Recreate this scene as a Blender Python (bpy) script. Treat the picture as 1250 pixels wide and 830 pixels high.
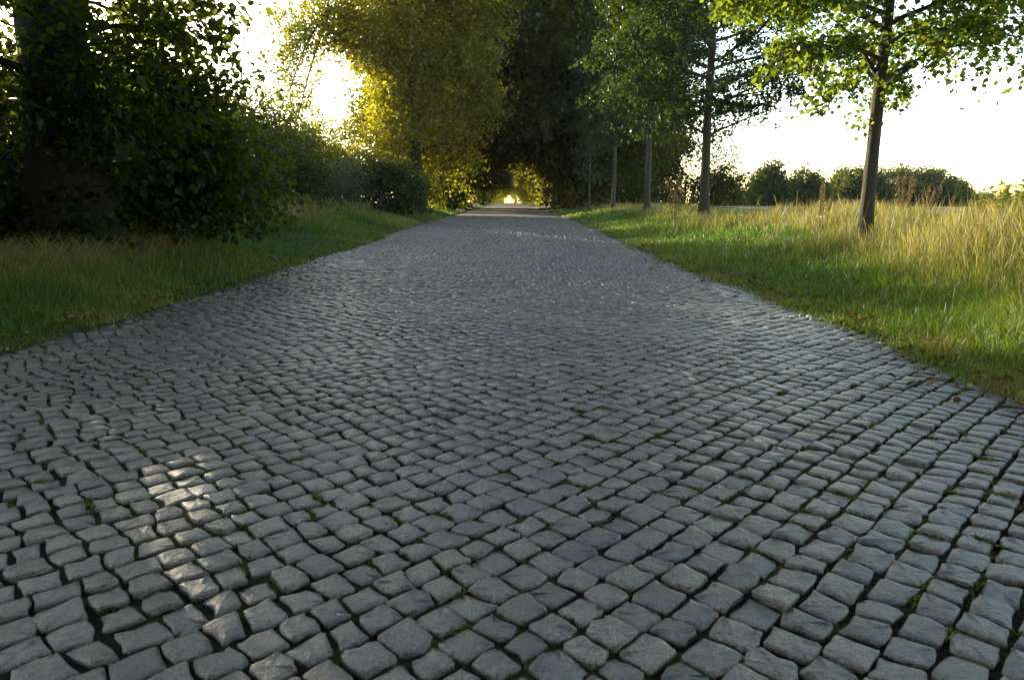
import bpy, math, random
import numpy as np
from mathutils import Vector

for o in list(bpy.data.objects):
    bpy.data.objects.remove(o, do_unlink=True)
SC = bpy.context.scene
COL = SC.collection
R = math.radians
PI = math.pi
rng = np.random.default_rng(7)
random.seed(7)

# ------------------------------------------------------------------ camera, sky, sun, exposure
cam_d = bpy.data.cameras.new('camera')
cam = bpy.data.objects.new('camera', cam_d)
COL.objects.link(cam)
cam.location = (0, 0, 0.9)
cam.rotation_euler = (R(90 - 11.0), 0, R(0))
cam_d.lens = 24.0
cam_d.sensor_width = 36.0
cam_d.clip_start = 0.05
cam_d.clip_end = 6000
SC.camera = cam

SUN_AZ, SUN_EL = -38.5, 11.2            # degrees, azimuth clockwise from +Y (the road's direction)
w = bpy.data.worlds.new('World'); SC.world = w; w.use_nodes = True
nt = w.node_tree
bg = nt.nodes['Background']
sky = nt.nodes.new('ShaderNodeTexSky')
sky.sky_type = 'NISHITA'
sky.sun_disc = False
sky.sun_elevation = R(SUN_EL)
sky.sun_rotation = R(SUN_AZ)
sky.air_density = 1.0
sky.dust_density = 0.5
sky.ozone_density = 0.0
nt.links.new(sky.outputs[0], bg.inputs[0])
bg.inputs[1].default_value = 0.14

sd = bpy.data.lights.new('sun', 'SUN')
sun = bpy.data.objects.new('sun', sd); COL.objects.link(sun)
sd.energy = 4.0
sd.angle = R(0.6)
sd.color = (1.0, 0.86, 0.60)
S = Vector((math.sin(R(SUN_AZ)) * math.cos(R(SUN_EL)), math.cos(R(SUN_AZ)) * math.cos(R(SUN_EL)), math.sin(R(SUN_EL))))
sun.rotation_euler = S.to_track_quat('Z', 'Y').to_euler()
sun.location = (0, 0, 30)

SC.view_settings.view_transform = 'Standard'
SC.view_settings.look = 'None'
SC.view_settings.gamma = 1
SC.view_settings.exposure = 2.22
SC.view_settings.use_curve_mapping = False
SC.cycles.max_bounces = 8
SC.cycles.diffuse_bounces = 3
SC.cycles.transmission_bounces = 4
SC.cycles.use_denoising = True

# ------------------------------------------------------------------ helpers
def tag(o, label=None, cat=None, group=None, kind=None):
    if label: o['label'] = label
    if cat: o['category'] = cat
    if group: o['group'] = group
    if kind: o['kind'] = kind
    return o

def link(name, me, mat=None, parent=None, loc=None):
    o = bpy.data.objects.new(name, me)
    COL.objects.link(o)
    if mat is not None and me is not None and len(me.materials) == 0:
        me.materials.append(mat)
    if parent is not None: o.parent = parent
    if loc is not None: o.location = loc
    return o

def empty(name, loc=(0, 0, 0), rz=0.0):
    o = bpy.data.objects.new(name, None)
    COL.objects.link(o)
    o.location = loc
    o.rotation_euler = (0, 0, rz)
    o.empty_display_size = 0.3
    return o

def np_mesh(name, verts, loops, totals, smooth=False, tint=None):
    """mesh straight from numpy arrays; tint = one float for each face"""
    me = bpy.data.meshes.new(name)
    verts = np.asarray(verts, np.float32).reshape(-1, 3)
    loops = np.asarray(loops, np.int32).ravel()
    totals = np.asarray(totals, np.int32).ravel()
    starts = np.concatenate(([0], np.cumsum(totals)[:-1])).astype(np.int32)
    me.vertices.add(len(verts)); me.vertices.foreach_set('co', verts.ravel())
    me.loops.add(len(loops)); me.loops.foreach_set('vertex_index', loops)
    me.polygons.add(len(totals))
    me.polygons.foreach_set('loop_start', starts)
    me.polygons.foreach_set('loop_total', totals)
    if smooth:
        me.polygons.foreach_set('use_smooth', np.ones(len(totals), bool))
    if tint is not None:
        a = me.attributes.new('tint', 'FLOAT', 'FACE')
        a.data.foreach_set('value', np.asarray(tint, np.float32))
    me.update(calc_edges=True)
    return me

def unit(v):
    return v / np.maximum(np.linalg.norm(v, axis=-1, keepdims=True), 1e-9)

class Tubes:
    """collects tapered tubes into one mesh"""
    def __init__(s): s.v = []; s.l = []; s.t = []; s.n = 0
    def add(s, pts, rad, sides=6, flare=None):
        pts = np.asarray(pts, float); rad = np.asarray(rad, float)
        d = unit(np.gradient(pts, axis=0))
        ref = np.array([1.0, 0.13, 0.07]) if abs(d[0][2]) > 0.6 else np.array([0.1, 0.05, 1.0])
        a = unit(np.cross(d, ref)); b = np.cross(d, a)
        ang = np.arange(sides) * 2 * PI / sides
        ring = pts[:, None, :] + rad[:, None, None] * (np.cos(ang)[None, :, None] * a[:, None, :] + np.sin(ang)[None, :, None] * b[:, None, :])
        if flare is not None:
            wob = 1 + flare * rng.normal(0, 1, (len(pts), sides, 1))
            ring = pts[:, None, :] + (ring - pts[:, None, :]) * wob
        m = len(pts)
        s.v.append(ring.reshape(-1, 3))
        i = np.arange(m - 1)[:, None] * sides + np.arange(sides)[None, :]
        j = np.arange(m - 1)[:, None] * sides + (np.arange(sides)[None, :] + 1) % sides
        q = np.stack([i, j, j + sides, i + sides], -1).reshape(-1) + s.n
        s.l.append(q); s.t.append(np.full((m - 1) * sides, 4))
        s.l.append(np.arange(sides) + (m - 1) * sides + s.n); s.t.append(np.array([sides]))
        s.n += m * sides
    def mesh(s, name):
        return np_mesh(name, np.concatenate(s.v), np.concatenate(s.l), np.concatenate(s.t), True)

class SNoise:
    """cheap smooth 3-D noise (sum of sines)"""
    def __init__(s, freq, seed, n=9):
        r = np.random.default_rng(seed)
        s.k = unit(r.normal(0, 1, (n, 3))) * freq * r.uniform(0.6, 1.7, (n, 1))
        s.p = r.uniform(0, 2 * PI, n); s.n = n
    def __call__(s, p):
        return np.sin(p @ s.k.T + s.p).sum(-1) / math.sqrt(s.n / 2)

def leaf_mesh(name, P, A, N, L, W, fold=0.12, tint=None, pointy=False):
    """leaves: P base, A axis, N rough normal, L length, W width (arrays)"""
    A = unit(A); Sd = unit(np.cross(A, N)); Nn = np.cross(Sd, A)
    L = L[:, None]; W = W[:, None]
    n = len(P)
    if pointy:      # six-point leaf, folded along the midrib
        v = np.stack([P,
                      P + A * L * .30 + Sd * W * .50 + Nn * W * fold,
                      P + A * L * .66 + Sd * W * .34 + Nn * W * fold,
                      P + A * L * 1.0 - Nn * L * .10,
                      P + A * L * .66 - Sd * W * .34 + Nn * W * fold,
                      P + A * L * .30 - Sd * W * .50 + Nn * W * fold], 1)
        base = np.arange(n)[:, None] * 6
        f = np.stack([base + np.array([0, 1, 2, 3]), base + np.array([0, 3, 4, 5])], 1).reshape(-1)
        tot = np.full(2 * n, 4)
        tt = None if tint is None else np.repeat(tint, 2)
    else:
        v = np.stack([P, P + A * L * .45 + Sd * W * .5 + Nn * W * fold, P + A * L - Nn * L * .08, P + A * L * .45 - Sd * W * .5 + Nn * W * fold], 1)
        f = (np.arange(n)[:, None] * 4 + np.array([0, 1, 2, 3])).reshape(-1)
        tot = np.full(n, 4)
        tt = tint
    return np_mesh(name, v.reshape(-1, 3), f, tot, False, tt)

def blades_mesh(name, B, H, Wd, lean, bend, tint, az=None):
    """grass blades: B base, H height, Wd width, lean = sideways offset of the tip as a share of height"""
    n = len(B)
    if az is None: az = rng.uniform(0, 2 * PI, n)
    d = np.stack([np.cos(az), np.sin(az), np.zeros(n)], 1)
    fa = rng.uniform(0, 2 * PI, n)
    s = np.stack([np.cos(fa), np.sin(fa), np.zeros(n)], 1) * Wd[:, None] * .5
    up = np.array([0, 0, 1.0])
    m1 = B + up * (H * .55)[:, None] + d * (H * lean * (1 - bend) * .55)[:, None]
    tip = B + up * (H * (1 - .25 * lean * bend))[:, None] + d * (H * lean)[:, None]
    v = np.stack([B - s, B + s, m1 + s * .75, m1 - s * .75, tip], 1).reshape(-1, 3)
    b = np.arange(n)[:, None] * 5
    f = np.concatenate([b + np.array([0, 1, 2, 3]), b + np.array([3, 2, 4])], 1).reshape(-1)
    tot = np.tile([4, 3], n)
    return np_mesh(name, v, f, tot, False, np.repeat(tint, 2))

# ------------------------------------------------------------------ materials
def new_mat(name):
    m = bpy.data.materials.new(name); m.use_nodes = True
    t = m.node_tree
    for n in list(t.nodes): t.nodes.remove(n)
    out = t.nodes.new('ShaderNodeOutputMaterial')
    return m, t, out

def ramp(t, stops, src=None):
    r = t.nodes.new('ShaderNodeValToRGB')
    e = r.color_ramp.elements
    while len(e) < len(stops): e.new(0.5)
    for k, (p, c) in enumerate(stops):
        e[k].position = p; e[k].color = (*c, 1)
    if src is not None: t.links.new(src, r.inputs[0])
    return r

def noise(t, scale, detail=4, rough=.55, vec=None):
    n = t.nodes.new('ShaderNodeTexNoise')
    n.inputs['Scale'].default_value = scale; n.inputs['Detail'].default_value = detail; n.inputs['Roughness'].default_value = rough
    if vec is not None: t.links.new(vec, n.inputs['Vector'])
    return n

def mixc(t, a, b, fac, mode='MIX'):
    m = t.nodes.new('ShaderNodeMix'); m.data_type = 'RGBA'; m.blend_type = mode
    for s, v in ((m.inputs[6], a), (m.inputs[7], b)):
        if isinstance(v, tuple): s.default_value = (*v, 1)
        else: t.links.new(v, s)
    if isinstance(fac, (int, float)): m.inputs[0].default_value = fac
    else: t.links.new(fac, m.inputs[0])
    return m.outputs[2]

def leaf_mat(name, stops, tstops, trans=.45, gloss=.06, rough=.45):
    m, t, out = new_mat(name)
    at = t.nodes.new('ShaderNodeAttribute'); at.attribute_name = 'tint'
    c1 = ramp(t, stops, at.outputs['Fac'])
    c2 = ramp(t, tstops, at.outputs['Fac'])
    d = t.nodes.new('ShaderNodeBsdfDiffuse'); t.links.new(c1.outputs[0], d.inputs[0])
    tr = t.nodes.new('ShaderNodeBsdfTranslucent'); t.links.new(c2.outputs[0], tr.inputs[0])
    mx = t.nodes.new('ShaderNodeMixShader'); mx.inputs[0].default_value = trans
    t.links.new(d.outputs[0], mx.inputs[1]); t.links.new(tr.outputs[0], mx.inputs[2])
    g = t.nodes.new('ShaderNodeBsdfGlossy'); g.inputs['Roughness'].default_value = rough
    g.inputs[0].default_value = (.9, .95, 1, 1)
    m2 = t.nodes.new('ShaderNodeMixShader'); m2.inputs[0].default_value = gloss
    t.links.new(mx.outputs[0], m2.inputs[1]); t.links.new(g.outputs[0], m2.inputs[2])
    t.links.new(m2.outputs[0], out.inputs[0])
    return m

def bark_mat(name, c1, c2, scale=9):
    m, t, out = new_mat(name)
    tc = t.nodes.new('ShaderNodeTexCoord')
    mp = t.nodes.new('ShaderNodeMapping'); mp.inputs['Scale'].default_value = (1, 1, .22)
    t.links.new(tc.outputs['Object'], mp.inputs[0])
    n1 = noise(t, scale * 3, 6, .65, mp.outputs[0])
    n2 = noise(t, scale * .4, 3, .5, tc.outputs['Object'])
    r = ramp(t, [(.3, c1), (.7, c2)], n1.outputs[0])
    col = mixc(t, r.outputs[0], (c2[0] * .6, c2[1] * .75, c2[2] * .5), n2.outputs[0])
    b = t.nodes.new('ShaderNodeBsdfPrincipled'); t.links.new(col, b.inputs['Base Color']); b.inputs['Roughness'].default_value = .9
    bp = t.nodes.new('ShaderNodeBump'); bp.inputs['Strength'].default_value = 1.0; bp.inputs['Distance'].default_value = .035
    t.links.new(n1.outputs[0], bp.inputs['Height']); t.links.new(bp.outputs[0], b.inputs['Normal'])
    t.links.new(b.outputs[0], out.inputs[0])
    return m

M = {}
# foliage of several species, some with sunlight put into the colour: (reflected colours), (transmitted colours)
M['lime'] = leaf_mat('lime_leaf', [(0, (.005, .010, .0025)), (.6, (.010, .019, .0045)), (.93, (.035, .048, .010)), (1, (.11, .085, .015))],
                     [(0, (.10, .14, .010)), (.6, (.16, .21, .014)), (.93, (.28, .26, .016)), (1, (.36, .23, .02))], .42, .010, .4)
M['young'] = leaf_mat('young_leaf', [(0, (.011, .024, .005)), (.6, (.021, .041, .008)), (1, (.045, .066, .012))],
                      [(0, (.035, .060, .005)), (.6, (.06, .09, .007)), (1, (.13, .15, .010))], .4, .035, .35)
M['young_lit'] = leaf_mat('young_lit_leaf', [(0, (.020, .040, .008)), (.6, (.040, .072, .013)), (1, (.07, .095, .018))],  # brighter copy of the young leaf, sunlight put into its colour
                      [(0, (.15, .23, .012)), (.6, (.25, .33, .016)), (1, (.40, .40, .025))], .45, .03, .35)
M['dark'] = leaf_mat('dark_leaf', [(0, (.007, .015, .005)), (.6, (.014, .026, .007)), (1, (.04, .052, .012))],
                     [(0, (.07, .10, .008)), (.6, (.12, .15, .01)), (1, (.24, .22, .015))], .35, .03, .4)
M['golden'] = leaf_mat('sunlit_golden_leaf', [(0, (.030, .038, .006)), (.5, (.052, .058, .009)), (1, (.10, .092, .012))],  # yellow of sun shining through the leaves put into their colour
                       [(0, (.18, .20, .009)), (.5, (.30, .30, .011)), (1, (.48, .43, .016))], .55, .025, .4)
M['old'] = leaf_mat('old_tree_leaf', [(0, (.006, .010, .0025)), (.6, (.014, .018, .004)), (1, (.06, .054, .009))],
                    [(0, (.11, .13, .008)), (.6, (.20, .20, .010)), (1, (.42, .36, .016))], .42, .02, .45)
M['grey'] = leaf_mat('grey_leaf', [(0, (.06, .075, .05)), (1, (.13, .15, .10))], [(0, (.08, .10, .04)), (1, (.12, .14, .06))], .3, .03, .5)
M['far'] = leaf_mat('far_leaf', [(0, (.020, .032, .012)), (.7, (.04, .058, .018)), (1, (.075, .085, .025))],
                    [(0, (.09, .12, .02)), (1, (.20, .22, .03))], .4, .0, .5)
M['turf'] = leaf_mat('turf_blade', [(0, (.030, .066, .009)), (.55, (.060, .112, .014)), (.85, (.11, .15, .020)), (1, (.22, .19, .07))],
                     [(0, (.06, .14, .010)), (.55, (.13, .23, .014)), (.85, (.24, .30, .018)), (1, (.36, .28, .07))], .45, .03, .4)
M['straw'] = leaf_mat('straw_blade', [(0, (.055, .080, .016)), (.35, (.17, .155, .042)), (.8, (.34, .29, .12)), (1, (.19, .10, .04))],
                      [(0, (.13, .19, .02)), (.35, (.32, .29, .04)), (.8, (.54, .46, .13)), (1, (.30, .14, .045))], .42, .03, .5)
M['weed'] = leaf_mat('weed_leaf', [(0, (.05, .085, .015)), (.6, (.11, .13, .022)), (1, (.20, .17, .035))],
                     [(0, (.20, .28, .02)), (.6, (.40, .40, .03)), (1, (.55, .42, .05))], .45, .03, .45)
M['dock'] = leaf_mat('dock_seed', [(0, (.08, .055, .022)), (.6, (.15, .11, .045)), (1, (.25, .19, .085))], [(0, (.14, .09, .03)), (1, (.28, .21, .08))], .35, .02, .6)
M['moss'] = leaf_mat('moss_leaf', [(0, (.035, .050, .009)), (.6, (.085, .10, .015)), (1, (.17, .16, .03))], [(0, (.07, .10, .01)), (1, (.2, .21, .02))], .35, .02, .5)
M['fallen'] = leaf_mat('fallen_leaf', [(0, (.07, .03, .012)), (.5, (.16, .075, .022)), (.85, (.26, .17, .04)), (1, (.30, .26, .05))],
                       [(0, (.08, .03, .01)), (1, (.2, .14, .03))], .2, .03, .5)
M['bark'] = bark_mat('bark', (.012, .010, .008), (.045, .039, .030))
M['bark_shaded'] = bark_mat('shaded_bark', (.004, .0035, .003), (.020, .017, .013))  # darker copy of the bark, shade of the backlit trunk in its colour
M['bark_young'] = bark_mat('young_bark', (.022, .017, .012), (.072, .058, .042), 14)
M['stalk'] = bark_mat('stalk', (.06, .035, .018), (.13, .08, .04), 20)

def stone_mat():
    m, t, out = new_mat('paving_stone')
    tc = t.nodes.new('ShaderNodeTexCoord'); geo = t.nodes.new('ShaderNodeNewGeometry')
    pos = geo.outputs['Position']
    at = t.nodes.new('ShaderNodeAttribute'); at.attribute_name = 'tint'
    base = ramp(t, [(0, (.066, .053, .041)), (.35, (.110, .090, .069)), (.7, (.146, .120, .092)), (.9, (.190, .155, .113)), (1, (.104, .092, .080))], at.outputs['Fac'])
    n1 = noise(t, 26, 5, .6, pos)          # blotches inside one stone
    n2 = noise(t, 150, 4, .75, pos)         # grain
    n3 = noise(t, 1.1, 3, .5, pos)         # wear over the road
    n5 = noise(t, 70, 4, .6, pos)          # chips
    c = mixc(t, base.outputs[0], ramp(t, [(.34, (.38, .38, .39)), (.50, (1, 1, 1)), (.72, (1.3, 1.28, 1.22))], n1.outputs[0]).outputs[0], .85, 'MULTIPLY')
    c = mixc(t, c, ramp(t, [(.36, (.22, .22, .23)), (.51, (1, 1, 1)), (.68, (2.0, 1.96, 1.86))], n2.outputs[0]).outputs[0], .9, 'MULTIPLY')
    c = mixc(t, c, ramp(t, [(.36, (.28, .28, .27)), (.44, (1, 1, 1))], n5.outputs[0]).outputs[0], .7, 'MULTIPLY')
    c = mixc(t, c, ramp(t, [(.3, (.70, .71, .73)), (.7, (1.15, 1.13, 1.08))], n3.outputs[0]).outputs[0], .9, 'MULTIPLY')
    b = t.nodes.new('ShaderNodeBsdfPrincipled')
    t.links.new(c, b.inputs['Base Color'])
    rr = ramp(t, [(.3, (.27,) * 3), (.7, (.50,) * 3)], n1.outputs[0])
    t.links.new(rr.outputs[0], b.inputs['Roughness'])
    b.inputs['Specular IOR Level'].default_value = .9
    b.inputs['Coat Weight'].default_value = .22; b.inputs['Coat Roughness'].default_value = .34
    b1 = t.nodes.new('ShaderNodeBump'); b1.inputs['Strength'].default_value = .8; b1.inputs['Distance'].default_value = .011
    t.links.new(n1.outputs[0], b1.inputs['Height'])
    b3 = t.nodes.new('ShaderNodeBump'); b3.inputs['Strength'].default_value = .9; b3.inputs['Distance'].default_value = .007
    t.links.new(n5.outputs[0], b3.inputs['Height']); t.links.new(b1.outputs[0], b3.inputs['Normal'])
    b2 = t.nodes.new('ShaderNodeBump'); b2.inputs['Strength'].default_value = .7; b2.inputs['Distance'].default_value = .0028
    t.links.new(n2.outputs[0], b2.inputs['Height']); t.links.new(b3.outputs[0], b2.inputs['Normal'])
    t.links.new(b2.outputs[0], b.inputs['Normal'])
    t.links.new(b.outputs[0], out.inputs[0])
    return m
M['stone'] = stone_mat()

def bed_mat():
    """joint soil with moss; past the modelled stones the same material carries the stone pattern"""
    m, t, out = new_mat('road_bed')
    geo = t.nodes.new('ShaderNodeNewGeometry'); pos = geo.outputs['Position']
    n1 = noise(t, 9, 5, .6, pos); n2 = noise(t, 120, 3, .6, pos); n3 = noise(t, 1.3, 3, .5, pos)
    soil = ramp(t, [(.3, (.006, .005, .004)), (.7, (.022, .019, .014))], n2.outputs[0])
    mossf = t.nodes.new('ShaderNodeMath'); mossf.operation = 'ADD'
    t.links.new(n1.outputs[0], mossf.inputs[0]); t.links.new(n3.outputs[0], mossf.inputs[1])
    mr = ramp(t, [(.47, (0, 0, 0)), (.57, (1, 1, 1))]); 
    hlf = t.nodes.new('ShaderNodeMath'); hlf.operation = 'MULTIPLY'; hlf.inputs[1].default_value = .5
    t.links.new(mossf.outputs[0], hlf.inputs[0]); t.links.new(hlf.outputs[0], mr.inputs[0])
    near = mixc(t, soil.outputs[0], (.060, .072, .013), mr.outputs[0])
    mp = t.nodes.new('ShaderNodeMapping'); mp.inputs['Rotation'].default_value = (0, 0, R(45)); mp.inputs['Scale'].default_value = (9.3, 9.3, 0.001)
    t.links.new(pos, mp.inputs[0])
    vo = t.nodes.new('ShaderNodeTexVoronoi'); vo.feature = 'DISTANCE_TO_EDGE'; vo.inputs['Scale'].default_value = 1; vo.inputs['Randomness'].default_value = .45
    t.links.new(mp.outputs[0], vo.inputs['Vector'])
    edge = ramp(t, [(.03, (.02, .018, .013)), (.12, (.13, .122, .110))], vo.outputs['Distance'])
    sx = t.nodes.new('ShaderNodeSeparateXYZ'); t.links.new(pos, sx.inputs[0])
    mr2 = t.nodes.new('ShaderNodeMapRange'); mr2.inputs[1].default_value = 36; mr2.inputs[2].default_value = 39
    t.links.new(sx.outputs[1], mr2.inputs[0])
    col = mixc(t, near, edge.outputs[0], mr2.outputs[0])
    b = t.nodes.new('ShaderNodeBsdfPrincipled'); t.links.new(col, b.inputs['Base Color']); b.inputs['Roughness'].default_value = .95; b.inputs['Specular IOR Level'].default_value = .12
    bp = t.nodes.new('ShaderNodeBump'); bp.inputs['Strength'].default_value = 1; bp.inputs['Distance'].default_value = .012
    t.links.new(n2.outputs[0], bp.inputs['Height']); t.links.new(bp.outputs[0], b.inputs['Normal'])
    t.links.new(b.outputs[0], out.inputs[0])
    return m
M['bed'] = bed_mat()

def ground_mat(name, stops, scale, bump=.5, spec=.15):
    m, t, out = new_mat(name)
    geo = t.nodes.new('ShaderNodeNewGeometry'); pos = geo.outputs['Position']
    n1 = noise(t, scale, 6, .65, pos); n2 = noise(t, scale * .07, 3, .5, pos); n3 = noise(t, scale * 9, 3, .6, pos)
    c = ramp(t, stops, n1.outputs[0])
    c2 = mixc(t, c.outputs[0], ramp(t, [(.3, (.75, .75, .75)), (.7, (1.2, 1.2, 1.15))], n2.outputs[0]).outputs[0], .8, 'MULTIPLY')
    b = t.nodes.new('ShaderNodeBsdfPrincipled'); t.links.new(c2, b.inputs['Base Color']); b.inputs['Roughness'].default_value = .95
    b.inputs['Specular IOR Level'].default_value = spec
    bp = t.nodes.new('ShaderNodeBump'); bp.inputs['Strength'].default_value = bump; bp.inputs['Distance'].default_value = .04
    t.links.new(n3.outputs[0], bp.inputs['Height']); t.links.new(bp.outputs[0], b.inputs['Normal'])
    t.links.new(b.outputs[0], out.inputs[0])
    return m
M['ground'] = ground_mat('meadow_ground', [(.3, (.022, .030, .009)), (.55, (.040, .055, .014)), (.75, (.075, .070, .026))], 3.0)
M['field'] = ground_mat('stubble_field', [(.3, (.40, .29, .16)), (.55, (.50, .38, .22)), (.75, (.57, .45, .28))], 1.2, .8, 0.0)

# ------------------------------------------------------------------ terrain
XL, XR = -3.40, 2.66           # edges of the paving
PY = np.array([-60, 8, 14, 20, 30, 41, 60, 100, 200, 320, 3000.0])
PZ = np.array([0, 0, .10, .23, .35, .47, .69, 1.08, 2.05, 2.5, 2.5])
def prof(y):
    y = np.asarray(y, float)
    return sum(np.interp(y + k, PY, PZ) for k in (-4, -2, 0, 2, 4)) / 5
def sstep(a, b, x):
    t = np.clip((x - a) / (b - a), 0, 1); return t * t * (3 - 2 * t)
def ground_z(x, y):
    x = np.asarray(x, float); y = np.asarray(y, float)
    p = prof(y)
    far = np.minimum(p, .62)
    bl = sstep(14, 40, np.abs(x))
    z = p * (1 - bl) + far * bl
    z = z + .20 * sstep(XR + .2, 6.5, x) + .05 * sstep(XR, XR + .35, x)
    z = z + .13 * sstep(3.2, 4.9, x) * (1 - sstep(6.4, 8.6, x)) * (1 - .6 * sstep(14, 30, y))
    z = z + .30 * sstep(-XL + .1, 5.6, -x) + .05 * sstep(-XL, -XL + .3, -x)
    z = z + .03 * np.sin(x * 1.7 + 2 * np.sin(y * .5)) * sstep(3.2, 5, np.abs(x))
    return z

def grid_mesh(name, xs, ys, zf, smooth=True):
    X, Y = np.meshgrid(xs, ys)
    Z = zf(X, Y)
    v = np.stack([X, Y, Z], -1).reshape(-1, 3)
    nx, ny = len(xs), len(ys)
    i = (np.arange(ny - 1)[:, None] * nx + np.arange(nx - 1)[None, :]).reshape(-1)
    f = np.stack([i, i + 1, i + 1 + nx, i + nx], 1).reshape(-1)
    return np_mesh(name, v, f, np.full(len(i), 4), smooth)

xs = np.concatenate([[-2500, -900, -400, -200, -100, -60, -40, -30, -22], np.arange(-16, -4, .5), np.arange(-4, 4, .2), np.arange(4, 16, .5), [18, 24, 32, 45, 70, 110, 200, 400, 900, 2500]])
ys = np.concatenate([[-400, -100, -40, -15, -6], np.arange(-3, 30, .5), np.arange(30, 70, 2), np.arange(70, 210, 10), [250, 300, 400, 600, 1000, 1800, 3500]])
def gz_under(x, y):
    inroad = sstep(XL - .05, XL + .15, x) * (1 - sstep(XR - .15, XR + .05, x))
    return ground_z(x, y) - .10 * inroad
ground = link('ground', grid_mesh('ground', xs, ys, gz_under), M['ground'])
tag(ground, kind='structure')

field = link('stubble_field', grid_mesh('stubble_field', np.concatenate([np.arange(8.4, 40, 2), [45, 60, 90, 140, 220, 400]]),
             np.concatenate([np.arange(2, 40, 2), [45, 55, 70, 90, 110, 135]]), lambda x, y: ground_z(x, y) + .02), M['field'])
tag(field, kind='structure')

def road_wob(y):
    return .05 * np.sin(y * .9) + .04 * np.sin(y * 2.3 + 1)
rys = np.concatenate([np.arange(-6, 46, .2), np.arange(46, 340, 4)])
und_n = SNoise(2.4, 5); und_n2 = SNoise(.8, 6)
def und(x, y):
    p = np.stack([x, y, np.zeros_like(x)], -1)
    return .006 * und_n(p) + .010 * und_n2(p)
def bed_z(x, y):
    top = prof(y) - .03 * ((x + .37) / 3.0) ** 2
    return top - (.012 + .011 * sstep(3, 6, y)) * (1 - sstep(35, 39, y)) + und(x, y) * (1 - sstep(30, 39, y))
road = link('road', grid_mesh('road', np.linspace(XL - .12, XR + .12, 41), rys, bed_z), M['bed'])
tag(road, kind='structure')

# ------------------------------------------------------------------ paving stones, rows laid on the diagonal
rs = np.random.default_rng(11)
ca = math.cos(R(44)); sa = math.sin(R(44))
warp1 = SNoise(.75, 21); warp2 = SNoise(.75, 22)
YMAX = 37.5
corners = []
vmin, vmax = -3.6, (YMAX * ca + 3.6)
v0 = vmin; row = 0; row_shift = 0.0; lat = SNoise(2.6, 23)
while v0 < vmax:
    wd = rs.uniform(.091, .110)
    v1 = v0 + wd
    # along-row range where the row crosses the road: x = u*ca - v*sa ; y = u*sa + v*ca
    ulo = (XL + v0 * sa) / ca - .3; uhi = (XR + v0 * sa) / ca + .3
    n = int((uhi - ulo) / .098) + 3
    ub = (np.floor(ulo / .098) + np.arange(n + 1)) * .098
    u = ub + .030 * lat(np.stack([ub, np.full(n + 1, v0), np.zeros(n + 1)], 1)) + rs.normal(0, .007, n + 1) + row_shift
    row_shift = .7 * row_shift + rs.normal(0, .015)
    sk = rs.normal(0, .005, n + 1)
    c = np.stack([np.stack([u[:-1] + sk[:-1], np.full(n, v0)], 1), np.stack([u[1:] + sk[1:], np.full(n, v0)], 1),
                  np.stack([u[1:] - sk[1:], np.full(n, v1)], 1), np.stack([u[:-1] - sk[:-1], np.full(n, v1)], 1)], 1)
    corners.append(c)
    v0 = v1; row += 1
C = np.concatenate(corners)                       # (n,4,2) in u,v
P3 = np.concatenate([C, np.zeros(C.shape[:2] + (1,))], -1)
C = C + .050 * np.stack([warp1(P3), warp2(P3)], -1)          # rows wander like hand-laid paving
xy = np.stack([C[..., 0] * ca - C[..., 1] * sa, C[..., 0] * sa + C[..., 1] * ca], -1)
cen = xy.mean(1)
keep = (cen[:, 1] > .35) & (cen[:, 1] < YMAX) & (cen[:, 0] > XL + .04 + road_wob(cen[:, 1])) & (cen[:, 0] < XR - .04 + road_wob(cen[:, 1] + 9))
xy = xy[keep]; cen = cen[keep]
N = len(xy)
# joints: pull the corners in, unevenly
gap = rs.uniform(.0032, .0075, (N, 4))
d0 = unit(np.roll(xy, 1, 1) - xy); d1 = unit(np.roll(xy, -1, 1) - xy)
xy = xy + (d0 + d1) * gap[..., None] + rs.normal(0, .0033, xy.shape)
order = np.argsort(cen[:, 1] + .25 * np.abs(cen[:, 0]))
in_frame = np.abs(cen[:, 0]) < (cen[:, 1] * .982 + .172) * .75 + .02
in_frame &= cen[:, 1] > 1.14
near_ids = [i for i in order if in_frame[i]][:300]
near_mask = np.zeros(N, bool); near_mask[near_ids] = True
stone_tint = rs.random(N)
stone_tint = np.clip(rs.normal(.48, .28, N), 0, .93); stone_tint[rs.random(N) < .03] = 1.0
stone_dz = np.clip(rs.normal(0, .0030, N), -.0045, .007)
tilt = rs.normal(0, .042, (N, 2))

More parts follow.
